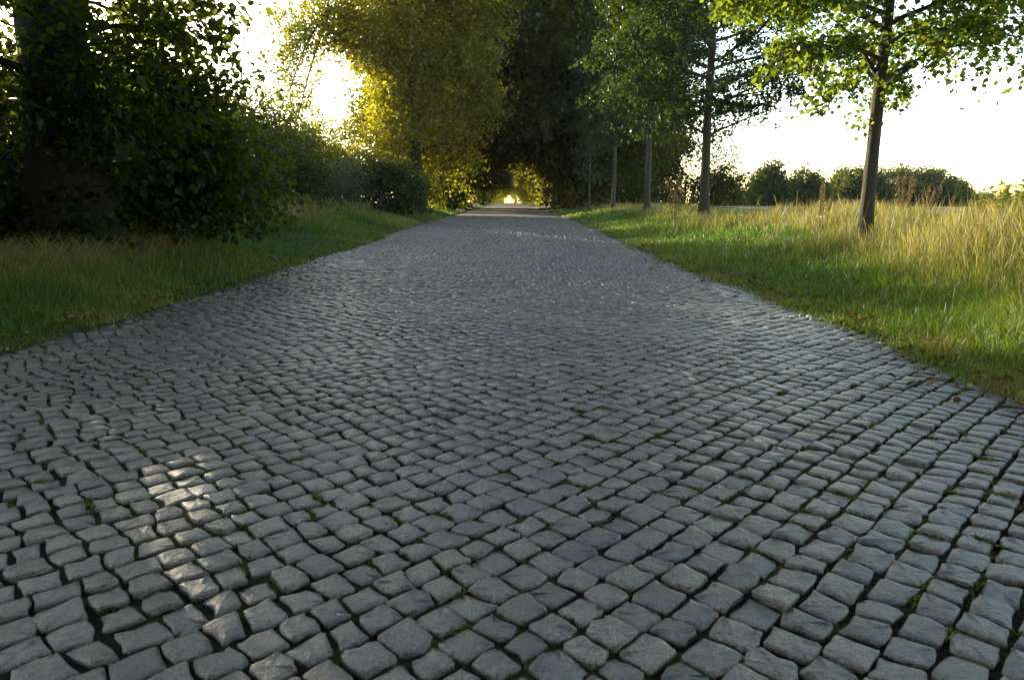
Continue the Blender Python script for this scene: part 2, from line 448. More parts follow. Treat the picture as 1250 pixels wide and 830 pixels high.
def stones_arrays(ids, lod):
    q = xy[ids]; n = len(ids); ce = q.mean(1)
    pv = np.roll(q, 1, 1); nx = np.roll(q, -1, 1)
    t1 = rs.uniform(.06, .17, (n, 4, 1)); t3 = rs.uniform(.06, .17, (n, 4, 1)); t2 = rs.uniform(.012, .045, (n, 4, 1))
    a = q + (pv - q) * t1; b = q + ((pv - q) + (nx - q)) * t2; c = q + (nx - q) * t3
    if lod == 2:
        out = np.stack([a, c], 2).reshape(n, 8, 2); k = 8
    elif lod == 1:
        out = np.stack([a, b, c], 2).reshape(n, 12, 2); k = 12
    else:
        mid = (q + nx) / 2 + (unit((q + nx) / 2 - ce[:, None]) * rs.normal(.001, .004, (n, 4, 1)))
        out = np.stack([a, b, c, mid], 2).reshape(n, 16, 2); k = 16
    out = out + rs.normal(0, .0016, out.shape)
    rings = {2: [(1.0, -.030), (.94, -.0025)], 1: [(1.0, -.045), (.985, -.0065), (.90, -.0007)], 0: [(1.0, -.05), (.99, -.0085), (.95, -.0022), (.70, -.0002)]}[lod]
    zt = prof(ce[:, 1]) - .03 * ((ce[:, 0] + .37) / 3.0) ** 2 + und(ce[:, 0], ce[:, 1]) + stone_dz[ids]
    V = []
    for sc_, dz in rings:
        p = ce[:, None] + (out - ce[:, None]) * sc_
        dlt = p - ce[:, None]
        z = zt[:, None] + dz + dlt[..., 0] * tilt[ids, 0:1] + dlt[..., 1] * tilt[ids, 1:2]
        if dz > -.02: z = z + rs.normal(0, .0017 if lod == 0 else .0011, z.shape)
        V.append(np.concatenate([p, z[..., None]], -1))
    cz = zt + rs.uniform(-.002, .003, n)
    V.append(np.concatenate([ce, cz[:, None]], -1)[:, None, :])
    V = np.concatenate(V, 1)                      # n, k*rings+1, 3
    nr = len(rings); per = k * nr + 1
    f4 = []
    for r in range(nr - 1):
        i = r * k + np.arange(k); j = r * k + (np.arange(k) + 1) % k
        f4.append(np.stack([i, j, j + k, i + k], 1))
    f4 = np.concatenate(f4)
    i = (nr - 1) * k + np.arange(k); j = (nr - 1) * k + (np.arange(k) + 1) % k
    f3 = np.stack([i, j, np.full(k, k * nr)], 1)
    loops1 = np.concatenate([f4.reshape(-1), f3.reshape(-1)])
    tot1 = np.concatenate([np.full(len(f4), 4), np.full(len(f3), 3)])
    return V, loops1, tot1, per, zt, ce

def stones_joined(name, ids, lod):
    V, l1, t1, per, _, _ = stones_arrays(ids, lod)
    n = len(ids)
    loops = (np.arange(n)[:, None] * per + l1[None, :]).reshape(-1)
    return np_mesh(name, V.reshape(-1, 3), loops, np.tile(t1, n), True, np.repeat(stone_tint[ids], len(t1)))

near_ids = np.array(near_ids)
V, l1, t1, per, zt, ce = stones_arrays(near_ids, 0)
for k in range(len(near_ids)):
    org = np.array([ce[k, 0], ce[k, 1], zt[k]])
    me = np_mesh('paving_stone', V[k] - org, l1, t1, True, np.full(len(t1), stone_tint[near_ids[k]]))
    link('paving_stone', me, M['stone'], road, org)
rest = np.where(~near_mask)[0]
mid_ids = rest[cen[rest, 1] < 7.5]; far_ids = rest[cen[rest, 1] >= 7.5]
a = link('cobble_paving', stones_joined('cobble_paving', mid_ids, 1), M['stone'], road); tag(a, kind='stuff')
a = link('distant_cobble_paving', stones_joined('distant_cobble_paving', far_ids, 2), M['stone'], road); tag(a, kind='stuff')

# moss and seedlings in the joints
def joint_tufts():
    mn = SNoise(1.6, 31); mn2 = SNoise(6, 32)
    sel = np.where((cen[:, 1] < 14) & in_frame | (cen[:, 1] < 6))[0]
    p = cen[sel]; e = np.minimum(p[:, 0] - XL, XR - p[:, 0])
    q3 = np.concatenate([p, np.zeros((len(p), 1))], 1)
    pr = np.clip(.30 + .38 * mn(q3) + .22 * mn2(q3), .02, .75) + .55 * np.exp(-e / .35)
    sel = sel[rs.random(len(sel)) < pr]
    B, H, W, T = [], [], [], []
    for i in sel:
        k = rs.integers(4)
        c0 = xy[i, k]; c1 = xy[i, (k + 1) % 4]
        out = unit(((c0 + c1) / 2 - cen[i])[None])[0] * .006
        m = rs.integers(14, 54)
        t = np.clip(rs.normal(rs.uniform(0, 1), .22, m), -.1, 1.1)[:, None]
        pp = c0 * (1 - t) + c1 * t + out + rs.normal(0, .0035, (m, 2))
        big = 1.6 if rs.random() < .06 else 1.0
        z = bed_z(pp[:, 0], pp[:, 1])
        B.append(np.concatenate([pp, z[:, None]], 1)); H.append(rs.uniform(.006, .019, m) * big); W.append(rs.uniform(.004, .009, m) * big)
        T.append(np.clip(rs.normal(rs.uniform(.2, .8), .2, m), 0, 1))
    B = np.concatenate(B); n = len(B)
    return blades_mesh('joint_moss', B, np.concatenate(H), np.concatenate(W), rs.uniform(.4, 1.6, n), np.full(n, .5), np.concatenate(T))
a = link('joint_moss', joint_tufts(), M['moss'], road); tag(a, kind='stuff')

# ------------------------------------------------------------------ trees
def curve_pts(p0, d, L, n, bend, wob, r_):
    """a limb from p0 along d, bent by the vector `bend`"""
    t = np.linspace(0, 1, n)[:, None]
    p = p0 + d * L * t + np.asarray(bend) * L * t * t
    w_ = np.cumsum(r_.normal(0, wob * L / n, (n, 3)), 0); w_[0] = 0
    return p + w_

def branchy(seed, height, trunk_r, first, spread, prim, sec, tert, per_twig, leaf, up0=.9, up1=.25, droop=-.25, shape=None, lean=(0, 0),
            trunk_top=.92, leaf_down=.5, wide=.8, hang=.0, only=None):
    """a tree with a leader, limbs, side branches and twigs; returns (trunk tubes, limb tubes, leaf arrays)"""
    r_ = np.random.default_rng(seed)
    tr, lb = Tubes(), Tubes()
    n = 14
    tz = np.linspace(0, height * trunk_top, n)
    tp = np.stack([lean[0] * tz / height + np.cumsum(r_.normal(0, .018 * height / n, n)), lean[1] * tz / height + np.cumsum(r_.normal(0, .018 * height / n, n)), tz], 1)
    tp[:, :2] -= tp[0, :2]
    rad = trunk_r * (1 - tz / height) ** .75 * (1 + .45 * np.exp(-tz / (trunk_r * 2.2))) + .012
    zz = np.concatenate([[tz[0] - .3], tz]); tpp = np.concatenate([[tp[0] - [0, 0, .3]], tp])
    zs = np.linspace(-.3, tz[-1], 28)
    tpp = np.stack([np.interp(zs, zz, tpp[:, k]) for k in range(3)], 1)
    tr.add(tpp, np.interp(zs, tz, rad), 14, .025)
    LP, LA = [], []
    ga = r_.uniform(0, 6)
    if shape is None:
        shape = lambda t: (math.sin(PI * min(1, .18 + .80 * t)) ** .7)
    for i in range(prim):
        t = (i + r_.uniform(.1, .9)) / prim
        z = first + (height * trunk_top - first) * t ** .95
        ga += 2.4 + r_.normal(0, .3)
        L = spread * shape(t) * r_.uniform(.75, 1.12)
        if only is not None:
            L *= only(ga, t)
        p0 = np.array([np.interp(z, tz, tp[:, 0]), np.interp(z, tz, tp[:, 1]), z])
        el = up0 * t + up1 * (1 - t) + r_.normal(0, .10)
        d = np.array([math.cos(ga) * math.cos(el), math.sin(ga) * math.cos(el), math.sin(el)])
        pp = curve_pts(p0, d, L, 9, (0, 0, droop * (1 - .7 * t)), .10, r_)
        r0 = min(np.interp(z, tz, rad) * .5, .011 * L + .010)
        lb.add(pp, r0 * (1 - np.linspace(0, 1, 9)) ** .8 + .004, 6)
        ns = max(3, int(sec * L / spread + .5))
        for s_ in range(ns):
            ts = .18 + .82 * (s_ + r_.uniform(0, 1)) / ns
            k = ts * 8; k0 = int(min(k, 7)); q = pp[k0] + (pp[k0 + 1] - pp[k0]) * (k - k0)
            ax = unit((pp[k0 + 1] - pp[k0])[None])[0]
            side = unit(np.cross(ax, [0, 0, 1])[None])[0] * (1 if s_ % 2 else -1)
            d2 = unit((ax * r_.uniform(.5, 1.0) + side * r_.uniform(.5, 1.0) + np.array([0, 0, r_.normal(.06, .22)]))[None])[0]
            L2 = (.50 * L * (1 - ts) + .22 * L * r_.uniform(.5, 1.1) + .18)
            p2 = curve_pts(q, d2, L2, 6, (0, 0, droop * .8 - hang), .12, r_)
            lb.add(p2, (.0045 * L2 + .004) * (1 - np.linspace(0, 1, 6)) + .002, 4)
            for t_ in range(tert):
                tt = (t_ + r_.uniform(.2, 1)) / tert
                k = tt * 5; k0 = int(min(k, 4)); q2 = p2[k0] + (p2[k0 + 1] - p2[k0]) * (k - k0)
                ax2 = unit((p2[k0 + 1] - p2[k0])[None])[0]
                d3 = unit((ax2 * .7 + unit(r_.normal(0, 1, (1, 3)))[0] * np.array([1, 1, .55]) * .9)[None])[0]
                L3 = r_.uniform(.25, .6) * (.35 + .25 * L2)
                m = max(3, int(per_twig * r_.uniform(.6, 1.3)))
                tl = r_.uniform(0, 1.05, m)[:, None]
                pl = q2 + d3 * L3 * tl + np.array([0, 0, 1]) * (-(.20 + hang) * L3 * tl * tl) + r_.normal(0, leaf * .55, (m, 3))
                LP.append(pl); LA.append(np.broadcast_to(d3, (m, 3)))
    LP = np.concatenate(LP); LA = np.concatenate(LA); m = len(LP)
    A = unit(LA * .6 + r_.normal(0, .6, (m, 3)) + np.array([0, 0, -leaf_down]))
    Nn = unit(r_.normal(0, .55, (m, 3)) + np.array([0, 0, 1]))
    Ls = leaf * r_.uniform(.45, 1.3, m)
    return tr, lb, (LP, A, Nn, Ls, Ls * wide), r_

def patchy(P, r_, freq=.9, mean=.45, amp=.16):
    nz = SNoise(freq, int(r_.integers(1e6)))
    return np.clip(mean + amp * nz(P) + r_.normal(0, .17, len(P)), 0, 1)

def blob_leaves(r_, blobs, twigs, per_twig, leaf, shell=.55, gapf=1.2, gap_thr=-.55, wide=.75, down=.35, tw_len=.5, weight=None, clump=5):
    """leaf sprays spread through ellipsoids"""
    c = np.array([b[0] for b in blobs], float); rr = np.array([b[1] for b in blobs], float)
    wgt = (rr[:, 0] * rr[:, 1] * rr[:, 2]) ** (2 / 3)
    if weight is not None: wgt = wgt * np.array(weight)
    ns = max(8, twigs // clump)
    idx = r_.choice(len(blobs), ns, p=wgt / wgt.sum())
    dr = unit(r_.normal(0, 1, (ns, 3)))
    rad = shell + (1.04 - shell) * r_.random(ns) ** .6
    inner = r_.random(ns) < .22
    rad[inner] = r_.random(inner.sum()) ** .5 * shell
    rag = SNoise(1.3 / max(.4, float(rr.mean())), int(r_.integers(1e6)))
    P = c[idx] + dr * rr[idx] * rad[:, None]
    P = c[idx] + (P - c[idx]) * (1 + .16 * rag(P))[:, None]
    rp = np.repeat(np.arange(ns), clump)
    P = P[rp] + r_.normal(0, 1, (len(rp), 3)) * tw_len * np.array([.55, .55, .28]); dr = dr[rp]
    nz = SNoise(gapf, int(r_.integers(1e6)))
    ok = nz(P) > gap_thr
    P = P[ok]; dr = dr[ok]; n = len(P)
    D = unit(dr * .8 + r_.normal(0, .55, (n, 3)) + np.array([0, 0, -.15]))
    Lt = tw_len * r_.uniform(.5, 1.4, n)
    t = r_.uniform(-.2, 1.0, (n, per_twig))
    LP = P[:, None, :] + D[:, None, :] * (Lt[:, None] * t)[..., None] + r_.normal(0, leaf * .8, (n, per_twig, 3))
    LP[..., 2] -= (.22 * Lt[:, None] * t * t)
    LA = np.repeat(D[:, None, :], per_twig, 1)
    LP = LP.reshape(-1, 3); LA = LA.reshape(-1, 3); m = len(LP)
    A = unit(LA * .7 + r_.normal(0, .6, (m, 3)) + np.array([0, 0, -down]))
    Nn = unit(r_.normal(0, .6, (m, 3)) + np.array([0, 0, .9]))
    Ls = leaf * r_.uniform(.45, 1.3, m)
    return LP, A, Nn, Ls, Ls * wide

def limb_to(tb, r_, p0, p1, r0, r1=.02, sides=7, sag=.12, n=9):
    p0 = np.array(p0, float); p1 = np.array(p1, float)
    t = np.linspace(0, 1, n)[:, None]
    L = np.linalg.norm(p1 - p0)
    p = p0 + (p1 - p0) * t + np.array([0, 0, 1]) * (sag * L * np.sin(PI * t))
    w_ = np.cumsum(r_.normal(0, .03 * L / n, (n, 3)), 0) * np.sin(PI * t)
    tb.add(p + w_, r0 + (r1 - r0) * np.linspace(0, 1, n) ** .7, sides)

def place_tree(name, loc, parts, label, cat='tree', group=None, rz=0.0, s=1.0):
    root = empty(name, loc, rz); root.scale = (s, s, s)
    tag(root, label, cat, group)
    for nm, me, mt in parts:
        c = link(nm, me, mt, root)
        if nm == 'seed_head': c['kind'] = 'stuff'
    return root

# ---- young trees on the field side of the road
def young_tree(seed, leaf, prim, sec, tert, per, height, tr_r, first, spread, mat='young', **kw):
    tr, lb, lf, r_ = branchy(seed, height, tr_r, first, spread, prim, sec, tert, per, leaf, **kw)
    return tr, lb, lf, r_

def gz(x, y): return float(ground_z(x, y))

# first young tree, the one the low sun reaches
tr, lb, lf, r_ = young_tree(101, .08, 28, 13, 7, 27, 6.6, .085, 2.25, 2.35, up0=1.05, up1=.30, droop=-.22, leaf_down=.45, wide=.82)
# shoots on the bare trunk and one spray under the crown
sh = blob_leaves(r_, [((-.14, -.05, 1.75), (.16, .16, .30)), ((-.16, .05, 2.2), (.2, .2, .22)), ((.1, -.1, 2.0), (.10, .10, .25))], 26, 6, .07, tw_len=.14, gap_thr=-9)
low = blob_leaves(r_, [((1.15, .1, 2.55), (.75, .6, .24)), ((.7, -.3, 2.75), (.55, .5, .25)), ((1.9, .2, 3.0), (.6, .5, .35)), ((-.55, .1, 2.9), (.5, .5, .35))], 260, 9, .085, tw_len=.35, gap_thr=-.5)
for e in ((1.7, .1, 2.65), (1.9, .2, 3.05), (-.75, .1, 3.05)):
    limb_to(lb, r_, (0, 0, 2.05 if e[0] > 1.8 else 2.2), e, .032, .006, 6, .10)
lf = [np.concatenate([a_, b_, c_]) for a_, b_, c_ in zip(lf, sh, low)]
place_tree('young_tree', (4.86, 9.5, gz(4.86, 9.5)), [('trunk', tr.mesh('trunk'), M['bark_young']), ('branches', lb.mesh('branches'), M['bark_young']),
           ('crown', leaf_mesh('crown', *lf, tint=patchy(lf[0], r_)), M['young_lit'])],
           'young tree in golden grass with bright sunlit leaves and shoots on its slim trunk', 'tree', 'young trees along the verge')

tr, lb, lf, r_ = young_tree(202, .095, 44, 14, 7, 17, 9.6, .115, 2.35, 3.4, up0=.95, up1=.12, droop=-.12, leaf_down=.3, wide=.72)
lowb = blob_leaves(r_, [((1.5, -.2, 2.9), (1.3, .7, .22)), ((2.4, .3, 3.7), (1.0, .7, .25)), ((-1.2, .2, 2.7), (.9, .8, .35)), ((.6, .8, 2.6), (.8, .6, .3))], 330, 9, .095, tw_len=.4, gap_thr=-.4)
for e in ((2.6, -.2, 2.95), (3.2, .3, 3.75), (-1.8, .2, 2.8)):
    limb_to(lb, r_, (0, 0, 2.2 if e[2] < 3 else 2.9), e, .035, .006, 6, .06)
lf2 = [np.concatenate([a_, b_]) for a_, b_ in zip(lf, lowb)]
yt_tr, yt_lb, yt_cr = tr.mesh('trunk'), lb.mesh('branches'), leaf_mesh('crown', *lf2, tint=patchy(lf2[0], r_, mean=.36))
yparts = [('trunk', yt_tr, M['bark_young']), ('branches', yt_lb, M['bark_young']), ('crown', yt_cr, M['young'])]
place_tree('young_tree', (4.98, 18.0, gz(4.98, 18)), yparts, 'broad dark green young tree with long level sprays reaching over the field', 'tree', 'young trees along the verge')
tr, lb, lf, r_ = young_tree(303, .10, 38, 13, 7, 16, 9.8, .105, 2.9, 2.9, up0=1.0, up1=.35, droop=-.12, leaf_down=.35, wide=.75)
y3 = [('trunk', tr.mesh('trunk'), M['bark_young']), ('branches', lb.mesh('branches'), M['bark_young']), ('crown', leaf_mesh('crown', *lf, tint=patchy(lf[0], r_, mean=.36)), M['young'])]
place_tree('young_tree', (5.05, 26.0, gz(5.05, 26)), y3, 'young tree with pale straight trunk standing behind the broad sprayed tree', 'tree', 'young trees along the verge')
place_tree('young_tree', (5.0, 34.5, gz(5.0, 34.5)), y3, 'young tree with leaning grey trunk before the dark old avenue', 'tree', 'young trees along the verge', rz=2.4, s=.95)
tr, lb, lf, r_ = young_tree(404, .11, 18, 7, 4, 8, 5.6, .06, 1.3, 1.35, up0=1.0, up1=.5, droop=-.1)
place_tree('sapling', (4.7, 42.5, gz(4.7, 42.5)), [('trunk', tr.mesh('trunk'), M['bark_young']), ('branches', lb.mesh('branches'), M['bark_young']),
           ('crown', leaf_mesh('crown', *lf, tint=patchy(lf[0], r_)), M['young'])], 'thin sapling with sparse leaves at the mouth of the avenue', 'tree', 'young trees along the verge')

# ---- big shady tree by the near verge
def only_big(ga, t):
    c = math.cos(ga)
    return 1.0 if c < -.2 else (.52 + .48 * min(1, max(0, t - .35) / .4))
tr, lb, lf, r_ = branchy(505, 13.0, .40, 1.5, 4.7, 46, 12, 6, 14, .10, up0=.95, up1=.25, droop=-.34, leaf_down=.6, wide=.80, hang=.25, only=only_big)
xz = r_
hang_bl = [((1.5, .2, 4.1), (1.0, 1.0, .5)), ((.95, .6, 2.7), (.8, 1.0, .8)), ((1.0, .9, 1.4), (.85, 1.0, 1.0)), ((.1, -.5, 1.6), (1.2, .6, 1.0)), ((-1.6, -.3, 1.8), (1.3, .8, 1.3)),
           ((.6, 1.6, .9), (1.0, .9, .9)), ((-.3, .9, 1.2), (1.4, .8, 1.2)), ((-2.6, .4, 1.5), (1.2, 1.0, 1.4)), ((0, -.65, .75), (1.3, .5, .75)), ((-1.2, -.6, .8), (.8, .5, .7))]
hb = blob_leaves(xz, hang_bl, 3700, 10, .10, shell=.35, gapf=1.8, gap_thr=-.8, wide=.80, down=.5, tw_len=.5)
for b in hang_bl[:3]:
    limb_to(lb, xz, (0, 0, max(1.4, b[0][2] - .4)), b[0], .06, .012, 6, .15)
lf = [np.concatenate([a_, b_]) for a_, b_ in zip(lf, hb)]
ok = lf[0][:, 2] > .08
lf = [a_[ok] for a_ in lf]
place_tree('shade_tree', (-5.45, 8.7, gz(-5.45, 8.7)), [('trunk', tr.mesh('trunk'), M['bark_shaded']), ('branches', lb.mesh('branches'), M['bark_shaded']),
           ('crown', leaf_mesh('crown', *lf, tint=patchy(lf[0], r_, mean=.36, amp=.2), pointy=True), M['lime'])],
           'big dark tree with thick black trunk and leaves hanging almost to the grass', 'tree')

# ---- bushes and hedge
def bush_parts(seed, blobs, twigs, per, leaf, mat, stems=9, bark='bark', **kw):
    r_ = np.random.default_rng(seed)
    lf = blob_leaves(r_, blobs, twigs, per, leaf, **kw)
    ok = lf[0][:, 2] > .03
    lf = [a_[ok] for a_ in lf]
    tb = Tubes()
    for k in range(stems):
        b = blobs[k % len(blobs)]
        e = np.array(b[0]) + r_.normal(0, .5, 3) * np.array(b[1]) * np.array([1, 1, .6]); e[2] = max(.4, e[2])
        limb_to(tb, r_, (b[0][0] * .35 + r_.normal(0, .15), b[0][1] * .35 + r_.normal(0, .15), -.15), e, .03, .006, 5, .05)
    return [('stems', tb.mesh('stems'), M[bark]), ('foliage', leaf_mesh('foliage', *lf, tint=patchy(lf[0], r_, mean=kw.get('mean', .42) if False else .42)), M[mat])]

def bush(name, x, y, seed, blobs, twigs, per, leaf, mat, label, cat='bush', group=None, **kw):
    return place_tree(name, (x, y, gz(x, y)), bush_parts(seed, blobs, twigs, per, leaf, mat, **kw), label, cat, group)

bush('bush', -6.9, 19.5, 61, [((0, 0, 1.5), (1.5, 1.3, 1.35)), ((-.9, .2, 1.2), (1.1, 1.0, 1.2)), ((.9, .1, 1.1), (1.0, .9, 1.1)), ((.2, -.3, .8), (1.3, .9, .8)), ((.1, 0, 2.35), (.7, .6, .55))],
     2400, 9, .085, 'dark', 'tall rounded dark bush with sunlit top leaves behind pale grass', shell=.6, gapf=2.0, gap_thr=-1.1, tw_len=.35)
bush('bush', -5.0, 27.5, 62, [((0, 0, 1.1), (1.3, 1.2, 1.05)), ((-.9, .1, 1.2), (.9, .9, 1.1)), ((.8, 0, .8), (1.0, .9, .75)), ((.2, .2, 1.9), (.8, .6, .45))],
     1700, 9, .10, 'dark', 'low spreading bush with upright sunlit shoots beside the grey-green willow scrub', shell=.6, gapf=2.0, gap_thr=-1.1, tw_len=.45)
bush('willow_scrub', -5.75, 23.8, 63, [((0, 0, .9), (.55, .5, .9)), ((-.35, .1, 1.3), (.4, .4, .6)), ((.3, 0, 1.2), (.35, .35, .7))],
     520, 9, .075, 'grey', 'grey-green feathery scrub between the two dark bushes', shell=.4, gap_thr=-.8, wide=.3, down=-.3, tw_len=.4)
for k, (x, y, sd_, h, lab) in enumerate([(-7.0, 14.3, 64, 1.6, 'dark hedge bush filling the gap between the big shady tree and the tall rounded bush'),
                                         (-8.0, 10.4, 65, 1.4, 'dense dark bush growing behind the thick black trunk'),
                                         (-7.6, 6.0, 66, 1.5, 'leafy dark bush beside tangled dry grass under the big shady tree'),
                                         (-11.0, 13.5, 166, 1.0, 'tall dark hedge bush at the back of the hedge'),
                                         (-12.0, 8.5, 167, 2.3, 'tall dark hedge bush on the meadow side of the big shady tree'),
                                         (-8.7, 16.8, 172, 1.6, 'added sun-blocking bush behind the gap-filling bush'),  # added to keep a streak of sun off the near road
                                         (-9.9, 18.0, 168, 1.75, 'hedge bush just behind the tall rounded bush'),
                                         (-9.6, 23.0, 169, 1.95, 'hedge bush with lit crest behind the grey-green scrub'),
                                         (-9.0, 25.6, 173, 1.85, 'added sun-blocking bush between the two bushes with lit crests'),  # added to stop sun glints on the road further on
                                         (-9.4, 28.0, 170, 2.0, 'hedge bush with lit crest behind the low spreading bush'),
                                         (-9.2, 33.0, 171, 2.0, 'last hedge bush before the golden tree')]):
    bush('hedge_bush', x, y, sd_, [((0, 0, h * .8), (1.6, 2.0, h)), ((.3, 1.2, h * .7), (1.3, 1.3, h * .9)), ((-.4, -1.2, h * .8), (1.4, 1.3, h)), ((-.5, .3, h * 1.5), (1.1, 1.2, h * .7))],
         2500, 9, .10, 'dark', lab, group='bushes of the roadside hedge', shell=.6, gapf=1.6, gap_thr=-1.5, tw_len=.4, clump=3)
# hedgerow further off the road, lit from behind
bush('golden_shrub', -12.5, 44, 67, [((0, 0, 2.6), (2.3, 1.8, 2.6)), ((2.1, .3, 2.5), (2.0, 1.4, 2.4)), ((-1.9, 0, 2.0), (1.7, 1.4, 2.0)), ((.8, 0, 4.6), (1.5, 1.0, .9))],
     2700, 8, .16, 'golden', 'yellow sunlit shrub under the hanging limb of the golden tree', shell=.5, gap_thr=-1.0, tw_len=.6)
bush('golden_shrub', -9.6, 37.5, 68, [((0, 0, 1.8), (1.6, 1.4, 1.8)), ((1.5, .3, 1.5), (1.5, 1.2, 1.5)), ((-1.3, .1, 1.5), (1.3, 1.2, 1.4)), ((.3, 0, 3.0), (1.0, .9, .7))],
     1700, 8, .14, 'golden', 'yellow-green shrub glowing behind the low spreading bush', shell=.5, gap_thr=-.9, tw_len=.55)
bush('golden_shrub', -18.5, 40, 69, [((0, 0, 1.6), (2.4, 1.8, 1.6)), ((2.2, .3, 1.4), (1.9, 1.4, 1.4)), ((-2.1, 0, 1.3), (1.9, 1.4, 1.3))],
     1300, 8, .16, 'golden', 'yellowish shrub seen over the top of the tall rounded bush', shell=.5, gap_thr=-.9, tw_len=.6)

# ---- old avenue trees
def old_tree_parts(seed, blobs, twigs, per, leaf, mat, tr_r, th, fork, mean=.45, **kw):
    r_ = np.random.default_rng(seed)
    tr, lb = Tubes(), Tubes()
    zs = np.linspace(-.4, th, 16)
    wob = np.cumsum(r_.normal(0, .03, (16, 2)), 0)
    pts = np.concatenate([wob, zs[:, None]], 1)
    rad = tr_r * (1 - .65 * np.clip(zs, 0, None) / th) * (1 + .5 * np.exp(-np.clip(zs, 0, None) / .5))
    tr.add(pts, rad, 14, .04)
    for c, rr in blobs:
        if c[2] < 2.2: continue
        h = min(th * .95, max(fork, c[2] * .62))
        if c[0] < -5.5: limb_to(lb, r_, (-4.2, -.3, 10.6), c, .10, .03, 6, .10)
        else: limb_to(lb, r_, (np.interp(h, zs, pts[:, 0]), np.interp(h, zs, pts[:, 1]), h), c, tr_r * .34, .03, 7, .08)
        for q in range(4):
            e = np.array(c) + unit(r_.normal(0, 1, (1, 3)))[0] * np.array(rr) * .8
            limb_to(lb, r_, c, e, .05, .012, 5, .04)
    lf = blob_leaves(r_, blobs, twigs, per, leaf, **kw)
    ok = lf[0][:, 2] > .05
    lf = [a_[ok] for a_ in lf]
    return [('trunk', tr.mesh('trunk'), M['bark']), ('branches', lb.mesh('branches'), M['bark']), ('crown', leaf_mesh('crown', *lf, tint=patchy(lf[0], r_, .5, mean, .2)), M[mat])]

# the golden tree: crown hangs out over the hedge, leaving an arch of sky under it (x away from the road is negative)
gold_bl = [((-1.0, 0, 9.5), (3.6, 3.6, 3.0)), ((-4.4, -.3, 10.8), (2.8, 2.8, 2.5)), ((-6.0, -.4, 9.0), (1.7, 2.0, 2.2)), ((-6.5, -.4, 6.8), (1.05, 1.3, 1.9)), ((-6.3, -.4, 5.0), (.75, .9, 1.2)),
           ((.6, .3, 6.4), (3.0, 2.8, 2.4)), ((-1.2, .2, 6.2), (1.3, 1.8, 1.5)), ((1.8, 0, 3.6), (1.8, 2.2, 2.0)), ((-.8, 0, 3.2), (1.8, 1.8, 2.0)), ((0, 0, 1.3), (1.7, 1.7, 1.4)),
           ((2.2, 0, 9.5), (3.0, 3.0, 3.0)), ((-3.2, 0, 14.0), (4.2, 3.6, 3.0)), ((1.2, 0, 14.2), (4.0, 3.8, 3.4)), ((0, .5, 18), (4.0, 4.0, 3.0)), ((3.4, .5, 6.4), (1.5, 2.0, 1.7)), ((-3.6, 0, 9.2), (1.4, 1.6, .9))]
gp = old_tree_parts(71, gold_bl + [((.2, -2.0, 8.0), (2.2, 1.3, 2.2)), ((.3, -1.8, 11.5), (2.4, 1.4, 2.2)), ((.4, -1.9, 4.8), (1.6, 1.0, 1.5))], 14500, 10, .19, 'golden', .5, 14, 3.0, .46, clump=4, weight=[.38 if b_[0][0] < -2.5 else 1.0 for b_ in gold_bl] + [.8, .8, .8], shell=.5, gapf=.95, gap_thr=-1.05, tw_len=.7)
place_tree('avenue_tree', (-5.6, 40, gz(-5.6, 40)), gp, 'huge golden-leaved tree whose outer limb hangs down beside an arch of sky', 'tree', 'old trees lining the avenue')

def std_blobs(seed, low=1.0):
    r_ = np.random.default_rng(seed)
    b = [((0, 0, 1.5), (1.6, 1.7, 1.6)), ((0, 0, 4.0), (2.3, 2.6, 2.0))]
    for k in range(5):
        a = k * 1.257 + r_.uniform(-.3, .3)
        b.append(((math.cos(a) * 3.2, math.sin(a) * 3.2, r_.uniform(4.6, 6.0)), (2.0, 2.0, 1.3)))
    for k in range(12):
        a = k * 2.4 + r_.uniform(-.4, .4); z = 4.6 + 12.5 * k / 12 + r_.uniform(-.5, .5)
        rad = 3.0 * math.sin(PI * min(1, .28 + .62 * k / 12)) + r_.uniform(-.3, .6)
        b.append(((math.cos(a) * rad, math.sin(a) * rad, z), (r_.uniform(2.0, 2.9), r_.uniform(2.0, 2.9), r_.uniform(1.5, 2.3))))
    b.append(((0, 0, 11), (3.0, 3.0, 4.0))); b.append(((0, 0, 16.5), (2.6, 2.6, 2.6)))
    return b
PA = old_tree_parts(81, std_blobs(1), 9500, 10, .23, 'old', .5, 14, 3.2, .42, shell=.5, gapf=.9, gap_thr=-1.15, tw_len=.75)
PB = old_tree_parts(82, std_blobs(2), 9500, 10, .23, 'old', .48, 14, 3.0, .36, shell=.5, gapf=.9, gap_thr=-1.15, tw_len=.75)
PC = old_tree_parts(83, std_blobs(3), 8500, 10, .23, 'golden', .45, 13, 3.0, .34, shell=.5, gapf=.9, gap_thr=-.95, tw_len=.75)  # golden leaf colour stands in for sunlight on the tunnel foliage
GA = 'old trees lining the avenue'
spec = [(4.8, 49, PB, 0.3, 1.3, 'massive dark tree with black trunk opposite the golden tree'),
        (-5.0, 51, PA, 1.3, 1.2, 'dark tree standing right behind the golden tree'),
        (8.3, 57, PA, 2.0, 1.0, 'dark tree filling in behind the young trees at the avenue mouth')]
for x_, y_, r0, s_, lb_ in [(11.5, 62, 1.1, 1.0, 'dark tree at the field edge of the avenue wood'), (-8.0, 63, 2.2, .95, 'dark tree behind the golden tree on the meadow side'),
                         (13.0, 74, .4, .9, 'outermost old tree of the avenue wood on the field side'), (-9.5, 79, .9, .9, 'outer old tree of the avenue wood on the meadow side')]:
    spec.append((x_, y_, PB, r0, s_, lb_))
ORD = 'first second third fourth fifth sixth seventh eighth ninth tenth eleventh twelfth thirteenth'.split()
